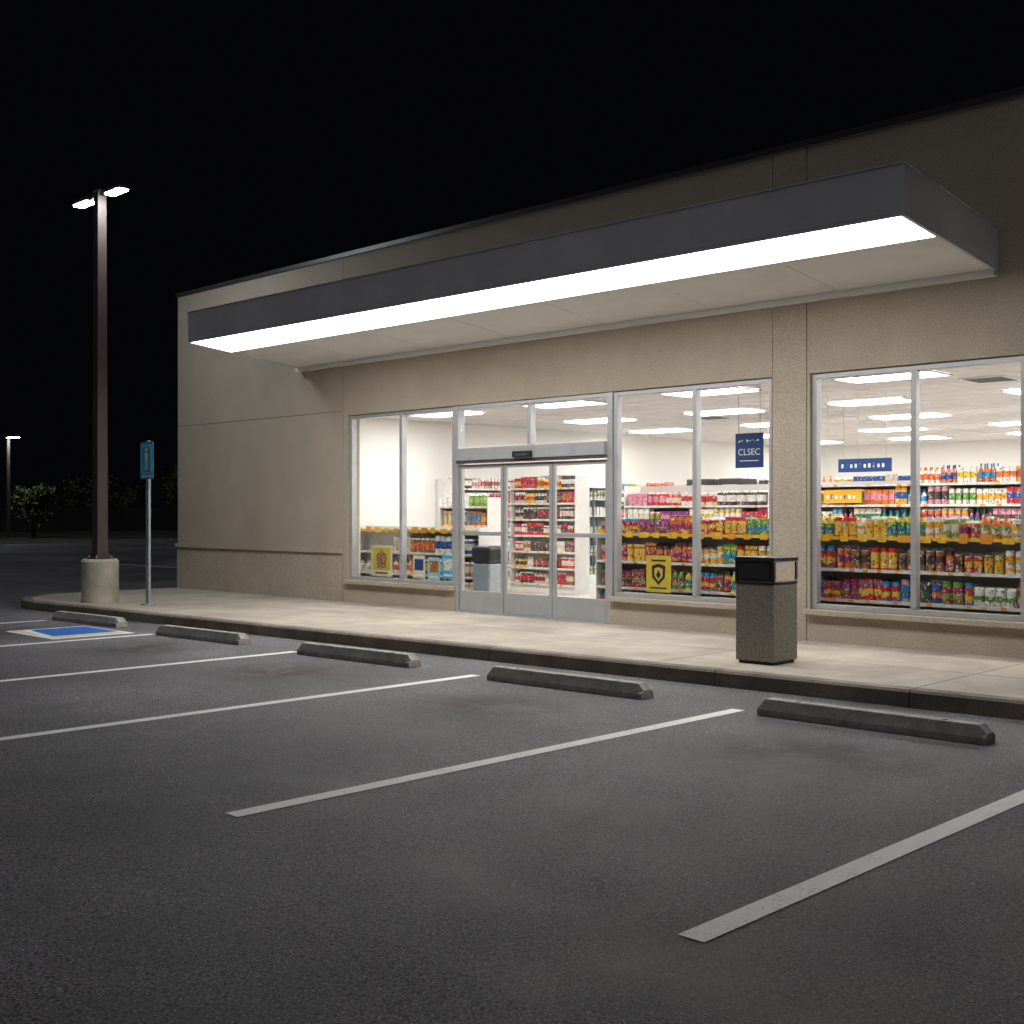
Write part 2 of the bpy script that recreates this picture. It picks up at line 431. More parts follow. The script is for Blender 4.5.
def stop_mesh():
    mb = MB()
    L, W, H = .93, .09, .135
    prof = [(-W, 0), (-W, .05), (-W * .62, H), (W * .62, H), (W, .05), (W, 0)]
    n = len(prof)
    rings = []
    for x, sc in ((-L, 0), (-L + .06, 1), (L - .06, 1), (L, 0)):
        if sc: rings.append([(x, y, z) for y, z in prof])
        else: rings.append([(x, y, min(z, .075)) for y, z in prof])
    v = [p for r in rings for p in r]; f = []
    for i in range(3):
        for j in range(n):
            jj = (j + 1) % n
            f.append((i * n + j, i * n + jj, (i + 1) * n + jj, (i + 1) * n + j))
    f.append(tuple(range(n))[::-1]); f.append(tuple(range(3 * n, 4 * n)))
    mb.add(v, f, 'stop')
    for x in (-.6, .6): mb.lathe(x, 0, [(.022, H - .002, 'aludark'), (.022, H + .004, 'aludark')], 'aludark', 10)
    return mb
first = None
for i, (x, y, r) in enumerate([(-4.48, -3.93, .02), (-7.5, -4.02, .045), (-10.6, -4.05, .06), (-13.75, -4.10, .05), (-16.95, -4.06, .05)]):
    if first is None:
        first = solid("wheel_stop", stop_mesh(), (0, 0, 0), "weathered grey concrete wheel stop at a parking bay head", "wheel stop", .008, "wheel stops along the kerb")
        o = first
    else:
        o = first.copy(); COL.objects.link(o)
    o.location = (x, y, .001); o.rotation_euler = (0, 0, r)

# ------------------------------------------------------------------ store building
bld = thing("store_building", (-12, 0, 0), "single storey beige stucco shop with lit glass front and canopy", "building")
ZT = 5.94
mb = MB(); J = .005
def wp(x0, x1, z0, z1, y0=0.0): mb.box(x0, x1, y0, .25, z0, z1, 'stucco')
wp(-21.42, -16.1 - J, 0.0, .96, -.02)
wp(-21.42, -16.1 - J, 1.03, 3.34 - J)
wp(-21.42, -16.1 - J, 3.34 + J, ZT)
mb.box(-21.44, -16.1 - J, -.055, .25, .96, 1.03, 'stucco')
wp(-16.1 + J, -7.80 - J, 3.26, ZT)
wp(-16.1 + J, -15.98, 0, 3.26 - .001)
wp(-15.98 + .001, -13.36, 0, .46); wp(-10.30, -7.80 - J, 0, .46)
wp(-7.80 + J, -7.34 - J, 0, ZT, -.004)
wp(-7.34 + J, 6, 3.26, ZT)
wp(-7.34 + J, -7.30, 0, 3.26 - .001); wp(-7.30 + .001, -3.56, 0, .46); wp(-3.55, 6, 0, 3.26 - .001)
mb.box(-21.40, 5.98, .012, .24, 3.262, ZT - .02, 'joint')
mb.box(-21.40, -16.0, .012, .24, 0.0, 3.262, 'joint')
mb.box(-7.82, -7.31, .012, .24, 0.0, 3.262, 'joint')
mb.box(-21.42, -21.17, .25, 18, 0, ZT, 'stucco'); mb.box(5.75, 6, .25, 18, 0, ZT, 'stucco'); mb.box(-21.17, 5.75, 17.75, 18, 0, ZT, 'stucco')
mb.box(-21.17, 5.75, .25, 17.75, 5.3, 5.45, 'darkroof')
wall = part("wall", mb, bld)
mb = MB()
mb.box(-21.45, 6.03, -.03, .30, ZT, ZT + .04, 'coping'); mb.box(-21.45, 6.03, -.03, -.012, ZT - .03, ZT - .0001, 'coping')
mb.box(-21.45, -21.12, .3, 18.05, ZT, ZT + .04, 'coping')
part("parapet_coping", mb, bld)

mb = MB()
mb.box(-17.12, -17.0, .25, 16, .15, 3.36, 'inwall'); mb.box(-17.12, 2.1, 16, 16.12, .15, 3.36, 'inwall'); mb.box(2.0, 2.1, .25, 16, .15, 3.36, 'inwall')
mb.box(-17, -15.98, .251, .27, .15, 3.36, 'inwall'); mb.box(-3.5, 2, .251, .27, .15, 3.36, 'inwall')
mb.box(-17, 2, .251, .265, 3.262, 3.36, 'inwall')
part("interior_wall", mb, bld)
mb = MB(); mb.box(-17.1, 2.1, .05, 16.1, .05, .151, 'floor'); part("interior_floor", mb, bld)
mb = MB(); mb.box(-17.1, 2.1, .25, 16.1, 3.361, 3.45, 'ceil')
for i in range(16): mb.box(-16.9 + i * 1.22, -16.88 + i * 1.22, .25, 16, 3.356, 3.3605, 'ceilgrid')
for i in range(26): mb.box(-17, 2, .5 + i * .61, .52 + i * .61, 3.3565, 3.3608, 'ceilgrid')
part("ceiling", mb, bld)

def bar(mb, x0, x1, z0, z1, y0=.04, y1=.14, k='alu'): mb.box(x0, x1, y0, y1, z0, z1, k)
def window(x0, x1, z0, z1, mull):
    F = .06
    pane = MB()
    ed = [x0] + mull + [x1]
    for a, b in zip(ed, ed[1:]): pane.box(a + .02, b - .02, .086, .094, z0 + .02, z1 - .02, 'glass')
    wo = part("window", pane, bld)
    fr = MB()
    bar(fr, x0, x0 + F, z0, z1); bar(fr, x1 - F, x1, z0, z1)
    bar(fr, x0 + F, x1 - F, z1 - F, z1, .041, .139); bar(fr, x0 + F, x1 - F, z0, z0 + F, .041, .139)
    for m in mull: bar(fr, m - .032, m + .032, z0 + F, z1 - F, .035, .138)
    part("frame", fr, bld, wo, .004)
    sl = MB(); sl.box(x0 - .04, x1 + (.04 if x1 < -10 or x1 > -7.9 else .03), -.075, .16, z0 - .065, z0 - .002, 'stucco')
    part("sill", sl, bld, wo, .006)
    return wo
ZW0, ZW1 = .525, 3.255
window(-15.975, -13.40, ZW0, ZW1, [-14.66])
window(-10.28, -7.815, ZW0, ZW1, [-8.96])
window(-7.295, -3.56, ZW0, ZW1, [-6.05, -4.86])

pane = MB()
pane.box(-13.3, -11.86, .086, .094, 2.64, 3.2, 'glass'); pane.box(-11.82, -10.36, .086, .094, 2.64, 3.2, 'glass')
tw = part("transom_window", pane, bld)
fr = MB()
bar(fr, -13.395, -13.305, .15, ZW1, .02, .16); bar(fr, -10.375, -10.285, .15, ZW1, .02, .16)
bar(fr, -13.305, -10.375, ZW1 - .055, ZW1, .03, .15); bar(fr, -11.87, -11.81, 2.62, ZW1 - .055, .032, .148)
bar(fr, -13.305, -10.375, 2.42, 2.60, -.05, .17); bar(fr, -13.305, -10.375, 2.38, 2.42, -.03, .15, 'aludark')
part("frame", fr, bld, tw, .004)
mb = MB(); mb.box(-12.05, -11.69, -.10, -.051, 2.43, 2.52, 'black'); mb.box(-11.98, -11.76, -.108, -.1001, 2.45, 2.48, 'aludark')
part("door_sensor", mb, bld, bevel=.01)
for i, (a, b, y) in enumerate([(-13.30, -12.37, .05), (-12.36, -11.41, .05), (-11.40, -10.38, .05)]):
    pn = MB(); pn.box(a + .04, b - .04, y + .012, y + .020, .46, 2.32, 'glass')
    dr = part("door", pn, bld)
    fr = MB()
    for (u0, u1, v0, v1, kk) in [(a, a + .055, .165, 2.36, 'alu'), (b - .055, b, .165, 2.36, 'alu'), (a + .055, b - .055, 2.30, 2.36, 'alu'), (a + .055, b - .055, .165, .47, 'alu')]:
        fr.box(u0, u1, y, y + .038, v0, v1, kk)
    if i != 1: fr.box(a + .055, b - .055, y + .001, y + .036, 1.30, 1.36, 'alu')
    part("frame", fr, bld, dr, .003)
    gk = MB(); gk.box(b + .0005, b + .0095, y + .004, y + .03, .165, 2.36, 'black'); part("door_seal", gk, bld, dr)
mb = MB(); mb.box(-13.30, -10.38, -.03, .2, .1505, .163, 'alu'); part("threshold", mb, bld)

FL, FR, BR, BL = Vector((-15.75, -3.12)), Vector((-4.69, -2.92)), Vector((-5.10, -.001)), Vector((-17.28, -.001))
def cp(s, v):
    f = FL.lerp(FR, s); b = BL.lerp(BR, s); p = f.lerp(b, v); return (p.x, p.y)
def strip(s0, s1, v0, v1): return [cp(s0, v0), cp(s1, v0), cp(s1, v1), cp(s0, v1)]
mb = MB()
mb.prism(strip(0, 1, 0, 1), 4.165, 4.575, 'fascia')
mb.prism(strip(0, 1, 0, .010), 4.135, 4.1649, 'fascia'); mb.prism(strip(0, .0025, .0101, 1), 4.135, 4.1649, 'fascia'); mb.prism(strip(.9965, 1, .0101, 1), 4.135, 4.1649, 'fascia')
can = part("canopy", mb, bld, bevel=.006)
mb = MB(); mb.prism([(FL.x - .008, FL.y - .008), (FR.x + .008, FR.y - .008), (BR.x + .008, BR.y), (BL.x - .008, BL.y)], 4.5751, 4.587, 'fascia')
part("canopy_flashing", mb, bld, can)
mb = MB(); mb.prism(strip(.0028, .9962, .0105, .333), 4.142, 4.1645, 'strip'); part("light_panel", mb, bld, can)
mb = MB(); n = 7
for i in range(n):
    a, b = .0028 + (.9962 - .0028) * i / n, .0028 + (.9962 - .0028) * (i + 1) / n
    mb.prism(strip(a + .0004, b - .0004, .336, .955), 4.146, 4.1645, 'soffit')
part("soffit", mb, bld, can)
mb = MB(); mb.prism([(-17.28, -.13), (-5.1, -.13), (-5.1, -.0045), (-17.28, -.0045)], 4.085, 4.1449, 'soffit'); part("trim", mb, bld, can)

def clight():
    t = thing("ceiling_light", (0, 0, 0), "white recessed ceiling light panel in the shop", "ceiling light", "ceiling lights in the shop")
    m1 = MB(); m1.box(-.65, .65, -.33, -.30, -.02, 0, 'white'); m1.box(-.65, .65, .30, .33, -.02, 0, 'white'); m1.box(-.65, -.62, -.3, .3, -.02, 0, 'white'); m1.box(.62, .65, -.3, .3, -.02, 0, 'white')
    part("housing", m1, t)
    m2 = MB(); m2.box(-.62, .62, -.30, .30, -.012, -.002, 'panel'); part("diffuser", m2, t)
    return t
cl = clight(); fst = True
for j in range(5):
    for i in range(6):
        x = -15.4 + i * 2.75 + (.0 if j % 2 == 0 else .9); y = 1.7 + j * 3.05
        if x > -1: continue
        if fst: cl.location = (x, y, 3.355); fst = False
        else: copy_thing(cl, (x, y, 3.355))
for (x, y) in [(-6.4, 2.9), (-12.6, 5.6)]:
    mb = MB(); mb.box(x - .3, x + .3, y - .3, y + .3, 3.345, 3.3555, 'white')
    for k in range(6): mb.box(x - .25, x + .25, y - .25 + k * .09, y - .21 + k * .09, 3.338, 3.3449, 'aludark')
    solid("air_vent", mb, (x, y, 3.3555), "square louvred air vent in the shop ceiling", "air vent")

# ------------------------------------------------------------------ shelving and goods
PAL = [(.60, .03, .03), (.72, .16, .02), (.80, .40, .03), (.72, .52, .05), (.12, .32, .05), (.03, .16, .07), (.02, .08, .32), (.03, .25, .5),
       (.28, .04, .22), (.68, .60, .48), (.07, .05, .05), (.36, .14, .05), (.70, .25, .33), (.76, .74, .70), (.26, .38, .08), (.38, .02, .07)]
for i, c in enumerate(PAL):
    M['lab%d' % i] = label_mat("printed_label_%d" % i, c, PAL[(i * 5 + 3) % len(PAL)])
    M['cap%d' % i] = mat("cap_%d" % i, PAL[(i * 3 + 7) % len(PAL)], .35, var=.05)
def frame_fn(ox, oy, yaw):
    ca, sa = math.cos(yaw), math.sin(yaw)
    return lambda a, d: (ox + ca * a - sa * d, oy + sa * a + ca * d)
def gondola(name, ox, oy, L, H, zs, yaw=0, rail_levels=(), dep=.45, label="cream metal shop shelving unit stocked with goods"):
    t = thing(name, (ox, oy, .152), label, "shop shelf", "shop shelving units")
    t["base"] = (0, 0, 0)
    t.rotation_euler = (0, 0, yaw)
    m = MB(); m.box(0, L, dep, dep + .04, 0, H, 'gond'); part("back_panel", m, t, bevel=0)
    m = MB(); m.box(0, L, .03, dep, 0, max(.03, zs[0] - .182), 'gond'); part("plinth", m, t)
    m = MB(); m.box(-.02, -.001, 0, dep + .04, 0, H, 'gond'); part("end_panel", m, t)
    m = MB(); m.box(L + .001, L + .02, 0, dep + .04, 0, H, 'gond'); part("end_panel", m, t)
    for z in zs:
        zz = z - .152
        m = MB(); m.box(0, L, -.002, dep - .001, zz - .035, zz - .001, 'gond')
        if z not in rail_levels:
            k = 0
            while k * .2 + .15 < L:
                a0 = k * .2 + random.uniform(.02, .1); m.box(a0, a0 + .06, -.006, -.0022, zz - .032, zz - .004, random.choice(['white', 'white', 'yellow', 'tag'])); k += 1
        s = part("shelf", m, t)
        if z in rail_levels:
            r = MB(); r.box(0, L, -.02, -.0025, zz - .035, zz + .002, 'yellow')
            k = 0
            while k * .24 + .25 < L:
                a0 = k * .24 + .05; r.box(a0, a0 + random.choice([.1, .13, .16]), -.026, -.0201, zz - .058, zz + random.choice([.015, .03, .045]), random.choice(['yellow', 'yellow', 'tag', 'yellow'])); k += 1
            part("price_rail", r, t, s)
    del t["base"]
    return t

STUFF = MB()
def stuff_item(x, y, z, wd, h, kind, col, col2):
    r = wd / 2
    if kind == 0:
        STUFF.box(x - r, x + r, y - r * .7, y + r * .7, z, z + h * .3, 'attr', col)
        STUFF.box(x - r, x + r, y - r * .7, y + r * .7, z + h * .3 + .0005, z + h * .68, 'attr', col2)
        STUFF.box(x - r, x + r, y - r * .7, y + r * .7, z + h * .68 + .0005, z + h, 'attr', col)
    elif kind == 1:
        STUFF.lathe(x, y, [(r, z), (r, z + h * .25), (r, z + h * .7), (r, z + h * .88), (r * .8, z + h)], 'attr', 8, [col, col2, col, (.8, .8, .75)])
    else:
        STUFF.lathe(x, y, [(r * .9, z), (r * .9, z + h * .2), (r * .9, z + h * .55), (r * .35, z + h * .8), (r * .35, z + h)], 'attr', 8, [col, col2, col, col2])

PM = {}
def prod_mesh(kind, ci):
    if (kind, ci) in PM: return PM[(kind, ci)]
    mb = MB(); L = 'lab%d' % ci; C = 'cap%d' % ci
    if kind == 'jar':
        mb.lathe(0, 0, [(.052, 0, C), (.056, .02, L), (.056, .19, C), (.05, .205, C), (.05, .24, C), (.046, .245, C)], L, 14)
    elif kind == 'bottle':
        mb.lathe(0, 0, [(.044, 0, C), (.048, .03, L), (.048, .16, C), (.040, .20, C), (.017, .245, C), (.017, .262, L), (.019, .263, L), (.019, .285, L)], L, 14)
    elif kind == 'can':
        mb.lathe(0, 0, [(.043, 0, 'alu'), (.046, .008, L), (.046, .150, 'alu'), (.043, .160, 'alu')], L, 14)
    elif kind == 'box':
        mb.box(-.055, .055, -.035, .035, 0, .225, L); mb.box(-.0555, .0555, -.0355, .0355, .17, .19, C)
    else:
        v = []; nx, nz = 6, 6
        for s in (-1, 1):
            for j in range(nz + 1):
                for i in range(nx + 1):
                    u, q = i / nx, j / nz
                    th = .04 * (max(0, math.sin(math.pi * u)) ** .6) * (math.sin(math.pi * q) ** .5 if 0 < q < 1 else 0)
                    v.append(((u - .5) * .14 * (1 - .08 * math.sin(math.pi * q)), s * th, q * .22))
        f = []; W = nx + 1; K = W * (nz + 1)
        for j in range(nz):
            for i in range(nx):
                a = j * W + i
                f.append((a, a + 1, a + W + 1, a + W)); f.append((K + a, K + a + W, K + a + W + 1, K + a + 1))
        mb.add(v, f, L)
        mb.box(-.07, .07, -.004, .004, .2, .226, C)
    me = mb.mesh(kind); PM[(kind, ci)] = me
    return me
NAMES = {'jar': ("storage_jar", "jar"), 'bottle': ("bottle", "bottle"), 'can': ("tin_can", "can"), 'box': ("carton", "carton"), 'bag': ("snack_bag", "bag")}
CN = ["red", "orange", "amber", "yellow", "green", "dark green", "blue", "sky blue", "purple", "cream", "black", "brown", "pink", "white", "lime green", "crimson"]
COUNT = 0
def fill_individual(ox, oy, yaw, a0, a1, z, pal, kinds, pitch, hs=1.0):
    global COUNT
    fn = frame_fn(ox, oy, yaw); a = a0; ci = random.choice(pal); kd = random.choice(kinds); run = 0; hv = 1
    while a < a1:
        if run <= 0: ci = random.choice(pal); kd = random.choice(kinds); run = random.choice([1, 2, 3, 4]); hv = random.uniform(.80, 1.06); sc_ = random.uniform(.86, 1.1)
        run -= 1
        x, y = fn(a, .08 + random.uniform(-.008, .03))
        o = bpy.data.objects.new(NAMES[kd][0], prod_mesh(kd, ci)); COL.objects.link(o)
        o.location = (x, y, z + .0005); o.rotation_euler = (0, 0, yaw + random.uniform(-.2, .2))
        hh = {'jar': 1.0, 'bottle': .93, 'can': 1.3, 'box': 1.08, 'bag': 1.1}[kd] * hs * hv
        sw = {'can': 1.12, 'bottle': 1.1}.get(kd, 1.0) * sc_
        o.scale = (sw * pitch / .118, sw * pitch / .118, hh)
        o["label"] = "%s printed %s standing on a shop shelf" % (CN[ci], {'jar': 'plastic jar', 'bottle': 'plastic bottle', 'can': 'tin can', 'box': 'cardboard carton', 'bag': 'snack bag'}[kd])
        o["category"] = NAMES[kd][1]; o["group"] = "goods on the shop shelves"
        COUNT += 1
        for dd in (.21, .33):
            x, y = fn(a, dd)
            stuff_item(x, y, z + .001, pitch * .85 * sc_, .235 * hs * hv, 1 if kd != 'box' else 0, PAL[ci], PAL[(ci * 5 + 3) % 16])
        a += pitch * sc_ * (1.0 if kd != 'bag' else 1.12) * 1.02
def fill_stuff(ox, oy, yaw, L, zs, pal, hmax=.27, pitch=.13, rows=1, wob=.99, lo=.72):
    fn = frame_fn(ox, oy, yaw)
    for z in zs:
        a = .08; run = 0
        while a < L - .06:
            if run <= 0:
                ci = random.choice(pal); c2 = PAL[random.choice(pal)]; kd = random.choice([0, 0, 1, 1, 2]); run = random.choice([2, 3, 4, 5]); h = hmax * random.uniform(lo, .97); wdt = pitch * random.uniform(.75, .98)
            run -= 1
            for r in range(rows):
                x, y = fn(a, .09 + .13 * r)
                stuff_item(x, y, z + .001, wdt * .92, h * random.uniform(wob, 1.0), kd, PAL[ci], c2)
            a += wdt * 1.03
mixp = [0, 1, 2, 3, 4, 6, 7, 8, 12, 13, 15, 5, 9, 13, 10]
ZS = [.30, .62, .98, 1.36]
NY = .52
gx0 = -7.955
gondola("shelving_unit", gx0, NY, 4.3, 1.25, ZS, 0, (1.36,), label="low cream shop shelving unit behind the window filled with colourful goods")
def G1(z, pal, kinds, pitch, hs): fill_individual(gx0, NY, 0, .1, 3.0, z, pal, kinds, pitch, hs)
G1(1.36, [3, 2, 14, 3, 1, 4, 2, 2], ['jar', 'bottle', 'jar', 'can'], .108, 1.0)
G1(.98, [2, 1, 3, 0, 11, 2, 11], ['jar', 'can', 'can', 'jar'], .112, 1.1)
G1(.62, [0, 6, 13, 15, 8, 0, 7, 10], ['bag', 'jar', 'box', 'jar'], .112, 1.05)
G1(.30, [0, 3, 5, 15, 1, 4, 10, 2], ['jar', 'jar', 'box', 'can'], .125, .98)
gm = -10.98
gondola("shelving_unit", gm, NY, 2.96, 1.25, ZS, 0, (1.36,), label="low cream shop shelving unit beside the entrance filled with goods")
def G2(z, pal, kinds, pitch, hs): fill_individual(gm, NY, 0, .08, 2.88, z, pal, kinds, pitch, hs)
G2(1.36, [2, 3, 1, 8, 2, 4, 0], ['bag', 'jar', 'bag', 'can'], .112, .9)
G2(.98, [2, 1, 3, 4, 0, 10], ['can', 'jar', 'box'], .108, 1.08)
G2(.62, [0, 1, 3, 4, 15, 6, 11], ['jar', 'bottle', 'box'], .108, 1.05)
G2(.30, [4, 5, 0, 3, 6], ['jar', 'bottle', 'can'], .112, .95)
gondola("shelving_unit", -16.92, .75, 3.3, 1.25, ZS, 0, (1.36,), dep=.4, label="low cream shop shelving unit behind the corner window")
fill_stuff(-15.8, .75, 0, 2.1, [.30, .62, .98], [9, 11, 7, 1, 2, 9, 13, 6, 11], .30, .15, 2)
fill_stuff(-16.9, .75, 0, 1.1, [.30, .62], [9, 13, 9, 2], .25, .2)
ZT4 = [.35, .75, 1.12, 1.45, 1.76, 2.05]
gondola("shelving_unit", -13.3, 4.0, 3.0, 1.95, ZT4[:5], 0, (1.45,)); fill_stuff(-13.3, 4.0, 0, 3.0, ZT4[:4], mixp, .28, .12, 2); fill_stuff(-13.3, 4.0, 0, 1.9, [1.76], [12, 13, 0, 9, 12], .27, .14, 2)
fill_stuff(-11.4, 4.0, 0, 1.1, [1.76], [10, 10, 6, 11, 13, 10], .29, .2, 2)
gondola("shelving_unit", -10.0, 3.4, 4.9, 1.95, ZT4, 0, ()); fill_stuff(-10.0, 3.4, 0, 4.9, ZT4[:5], mixp + [6, 7, 13], .265, .10, rows=2)
fill_stuff(-7.7, 3.4, 0, 2.6, ZT4[5:], mixp + [6, 7, 13], .27, .10, rows=2)
ZT5 = [.4, .8, 1.2, 1.6, 2.0]
gondola("shelving_unit", -13.4, 7.4, 8.6, 2.1, ZT5, 0); fill_stuff(-13.4, 7.4, 0, 8.6, ZT5, mixp, .34, .14)
gondola("shelving_unit", -13.4, 11.0, 8.6, 2.1, ZT5, 0); fill_stuff(-13.4, 11.0, 0, 8.6, [1.6, 2.0], mixp, .34, .16)
ZW = [.32, .62, .92, 1.22, 1.52, 1.82, 2.1]
gondola("wall_shelving_unit", -16.48, 2.9, 2.75, 2.12, ZW, math.radians(90), (), label="tall cream wall shelving unit with rows of small goods")
fill_stuff(-16.48, 2.9, math.radians(90), 2.75, ZW, [0, 3, 9, 13, 10, 0, 12, 13, 7, 11, 15], .24, .10, 2)
gondola("wall_shelving_unit", -16.48, 7.6, 7.3, 2.12, ZW, math.radians(90), (), label="tall cream wall shelving unit with rows of small goods")
fill_stuff(-16.48, 7.6, math.radians(90), 7.3, ZW, mixp, .24, .12)
gondola("shelving_unit", -15.9, 2.0, 1.2, 1.75, [.35, .72, 1.1, 1.42, 1.75], 0, (), dep=.35, label="short shop rack with packets behind the corner window")
fill_stuff(-15.9, 2.0, 0, 1.2, [.35, .72, 1.1, 1.42], [9, 11, 7, 1, 2, 9], .27, .13)
fill_stuff(-15.9, 2.0, 0, 1.2, [1.75], [4, 13, 13, 14], .25, .16)
gondola("shelving_unit", -16.0, 3.9, 1.62, 2.05, ZW, 0, (), dep=.35, label="tall shop island shelf inside the entrance")
fill_stuff(-16.0, 3.9, 0, 1.62, ZW, [0, 15, 9, 13, 10, 0, 11, 3, 10], .24, .09)

fr = thing("display_fridge", (-16.3, 6.6, .152), "tall pale grey display fridge with glass doors", "fridge")
mb = MB()
ya_, yb_ = 5.75, 7.5
mb.box(-16.95, -16.27, ya_, yb_, .152, .35, 'fridge'); mb.box(-16.95, -16.27, ya_, yb_, 2.15, 2.4, 'fridge')
mb.box(-16.95, -16.27, ya_, ya_ + .06, .3501, 2.1499, 'fridge'); mb.box(-16.95, -16.27, yb_ - .06, yb_, .3501, 2.1499, 'fridge'); mb.box(-16.95, -16.9, ya_ + .061, yb_ - .061, .3501, 2.1499, 'teal')
part("cabinet", mb, fr)
ym = (ya_ + yb_) / 2
mb = MB(); mb.box(-16.262, -16.256, ya_ + .07, ym - .02, .37, 2.13, 'glass'); mb.box(-16.262, -16.256, ym + .02, yb_ - .07, .37, 2.13, 'glass')
mb.box(-16.27, -16.25, ym - .018, ym + .018, .36, 2.14, 'aludark'); part("glass_door", mb, fr)
for z in (.75, 1.15, 1.55, 1.9):
    mb = MB(); mb.box(-16.89, -16.35, ya_ + .062, yb_ - .062, z, z + .02, 'white'); part("shelf", mb, fr)
fill_stuff(-16.38, ya_ + .06, math.radians(90), 1.6, [.36, .775, 1.175, 1.575, 1.925], [7, 13, 13, 14, 13], .2, .12)
ct = thing("counter", (-12.2, 5.9, .152), "service counter with dark equipment on top", "counter")
mb = MB(); mb.box(-13.4, -11.0, 5.6, 6.2, .152, 1.1, 'gond'); part("cabinet", mb, ct)
mb = MB(); mb.box(-13.45, -10.95, 5.55, 6.25, 1.1005, 1.15, 'aludark'); part("worktop", mb, ct)
for x in (-12.9, -12.2):
    t = thing("coffee_machine", (x, 5.9, 1.151), "black countertop coffee machine on the counter", "coffee machine", "machines on the counter")
    mb = MB(); mb.box(x - .25, x + .25, 5.75, 6.1, 1.151, 1.75, 'black'); mb.box(x - .25, x + .25, 5.6, 5.7499, 1.55, 2.25, 'black'); mb.box(x - .2499, x + .2499, 5.7501, 6.1, 1.7501, 2.25, 'black'); part("body", mb, t, bevel=.02)
    mb = MB(); mb.box(x - .15, x + .15, 5.594, 5.5995, 1.98, 2.14, 'fridge'); part("display_panel", mb, t)

STUFF_O = bpy.data.objects.new("shelf_goods", STUFF.mesh("shelf_goods", (0, 0, 0), True)); COL.objects.link(STUFF_O)
STUFF_O["kind"] = "stuff"; STUFF_O["label"] = "rows of small colourful packaged goods on shop shelves"; STUFF_O["category"] = "packaged goods"

def text_mesh(name, txt, size, loc, rot, matk, parent, rootloc):
    cu = bpy.data.curves.new(name, 'FONT'); cu.body = txt; cu.size = size; cu.align_x = 'CENTER'; cu.align_y = 'CENTER'; cu.extrude = .001
    tmp = bpy.data.objects.new("tmp", cu); COL.objects.link(tmp)
    bpy.context.view_layer.update()
    me = bpy.data.meshes.new_from_object(tmp.evaluated_get(bpy.context.evaluated_depsgraph_get()))
    COL.objects.unlink(tmp); bpy.data.objects.remove(tmp)
    me.materials.clear(); me.materials.append(M[matk])
    o = bpy.data.objects.new(name, me); COL.objects.link(o); o.parent = parent
    o.location = Vector(loc) - Vector(rootloc); o.rotation_euler = rot
    return o
hs = thing("hanging_sign", (-9.1, 1.5, 2.25), "small blue hanging sign with white lettering on wires", "sign")
mb = MB(); mb.box(-9.33, -8.89, 1.5, 1.515, 2.25, 2.72, 'deepblue'); part("board", mb, hs)
mb = MB(); mb.tube((-9.28, 1.507, 2.72), (-9.28, 1.507, 3.355), .004, .004, 'aludark'); mb.tube((-8.94, 1.507, 2.72), (-8.94, 1.507, 3.355), .004, .004, 'aludark'); part("wire", mb, hs)
text_mesh("lettering", "CLSEC", .125, (-9.11, 1.497, 2.46), (math.radians(90), 0, 0), 'white', hs, hs.location)
mb = MB()
for k in range(9): mb.box(-9.28 + k * .042, -9.25 + k * .042, 1.496, 1.4995, 2.60 + .01 * (k % 3), 2.62 + .012 * (k % 2), ['white', 'ypost', 'lab7', 'white'][k % 4])
mb.box(-9.26, -8.96, 1.496, 1.4995, 2.34, 2.352, 'white'); part("decoration", mb, hs)
for (x, y, z, wd, kk) in [(-8.37, 3.3, 2.22, .82, 'deepblue'), (-8.75, 3.36, 1.78, .6, 'cap9')]:
    t = thing("aisle_sign", (x, y, z), "small header board with pale lettering above the shelves", "sign", "aisle header boards")
    mb = MB(); mb.box(x - wd / 2, x + wd / 2, y, y + .02, z, z + .19, kk if kk in M else 'deepblue'); part("board", mb, t)
    mb = MB()
    for k in range(int(wd / .07) - 1):
        hgt = random.uniform(.04, .07); xx = x - wd / 2 + .05 + k * .07
        mb.box(xx, xx + .035, y - .004, y - .0005, z + .06, z + .06 + hgt, ['white', 'lab7', 'white'][k % 3])
    part("marks", mb, t)
    mb = MB(); mb.tube((x - wd * .4, y + .01, z + .19), (x - wd * .4, y + .01, 3.355), .003, .003, 'alu'); mb.tube((x + wd * .4, y + .01, z + .19), (x + wd * .4, y + .01, 3.355), .003, .003, 'alu'); part("wire", mb, t)

def poster(x0, x1, z0, z1, y, base, label, shapes):
    t = thing("poster", ((x0 + x1) / 2, y, z0), label, "poster")
    mb = MB(); mb.box(x0, x1, y, y + .004, z0, z1, base); part("sheet", mb, t)
    mb = MB(); w_, h_ = x1 - x0, z1 - z0
    for i, (pts, k) in enumerate(shapes):
        mb.poly([(x0 + u * w_, y - .001 - .0006 * i, z0 + v * h_) for u, v in pts], k)
    part("print", mb, t)
def rect(a, b, c, d): return [(a, c), (b, c), (b, d), (a, d)]
poster(-9.82, -9.42, .60, 1.08, .16, 'ypost', "gold window poster with a dark shield emblem", [
    (rect(.2, .8, .84, .89), 'black'), ([(.5, .2), (.76, .4), (.78, .72), (.5, .78), (.22, .72), (.24, .4)], 'black'),
    (rect(.15, .85, .10, .14), 'black'), ([(.5, .30), (.66, .44), (.67, .64), (.5, .69), (.33, .64), (.34, .44)], 'ypost'), ([(.5, .36), (.6, .47), (.5, .62), (.4, .47)], 'black')])
poster(-15.55, -15.02, .60, 1.10, .16, 'cream_paint', "tan window poster with a gold picture", [
    (rect(.08, .92, .2, .93), 'ypost'), ([(.3, .25), (.7, .25), (.75, .7), (.5, .86), (.25, .7)], 'lab11'), (rect(.2, .8, .08, .13), 'black')])
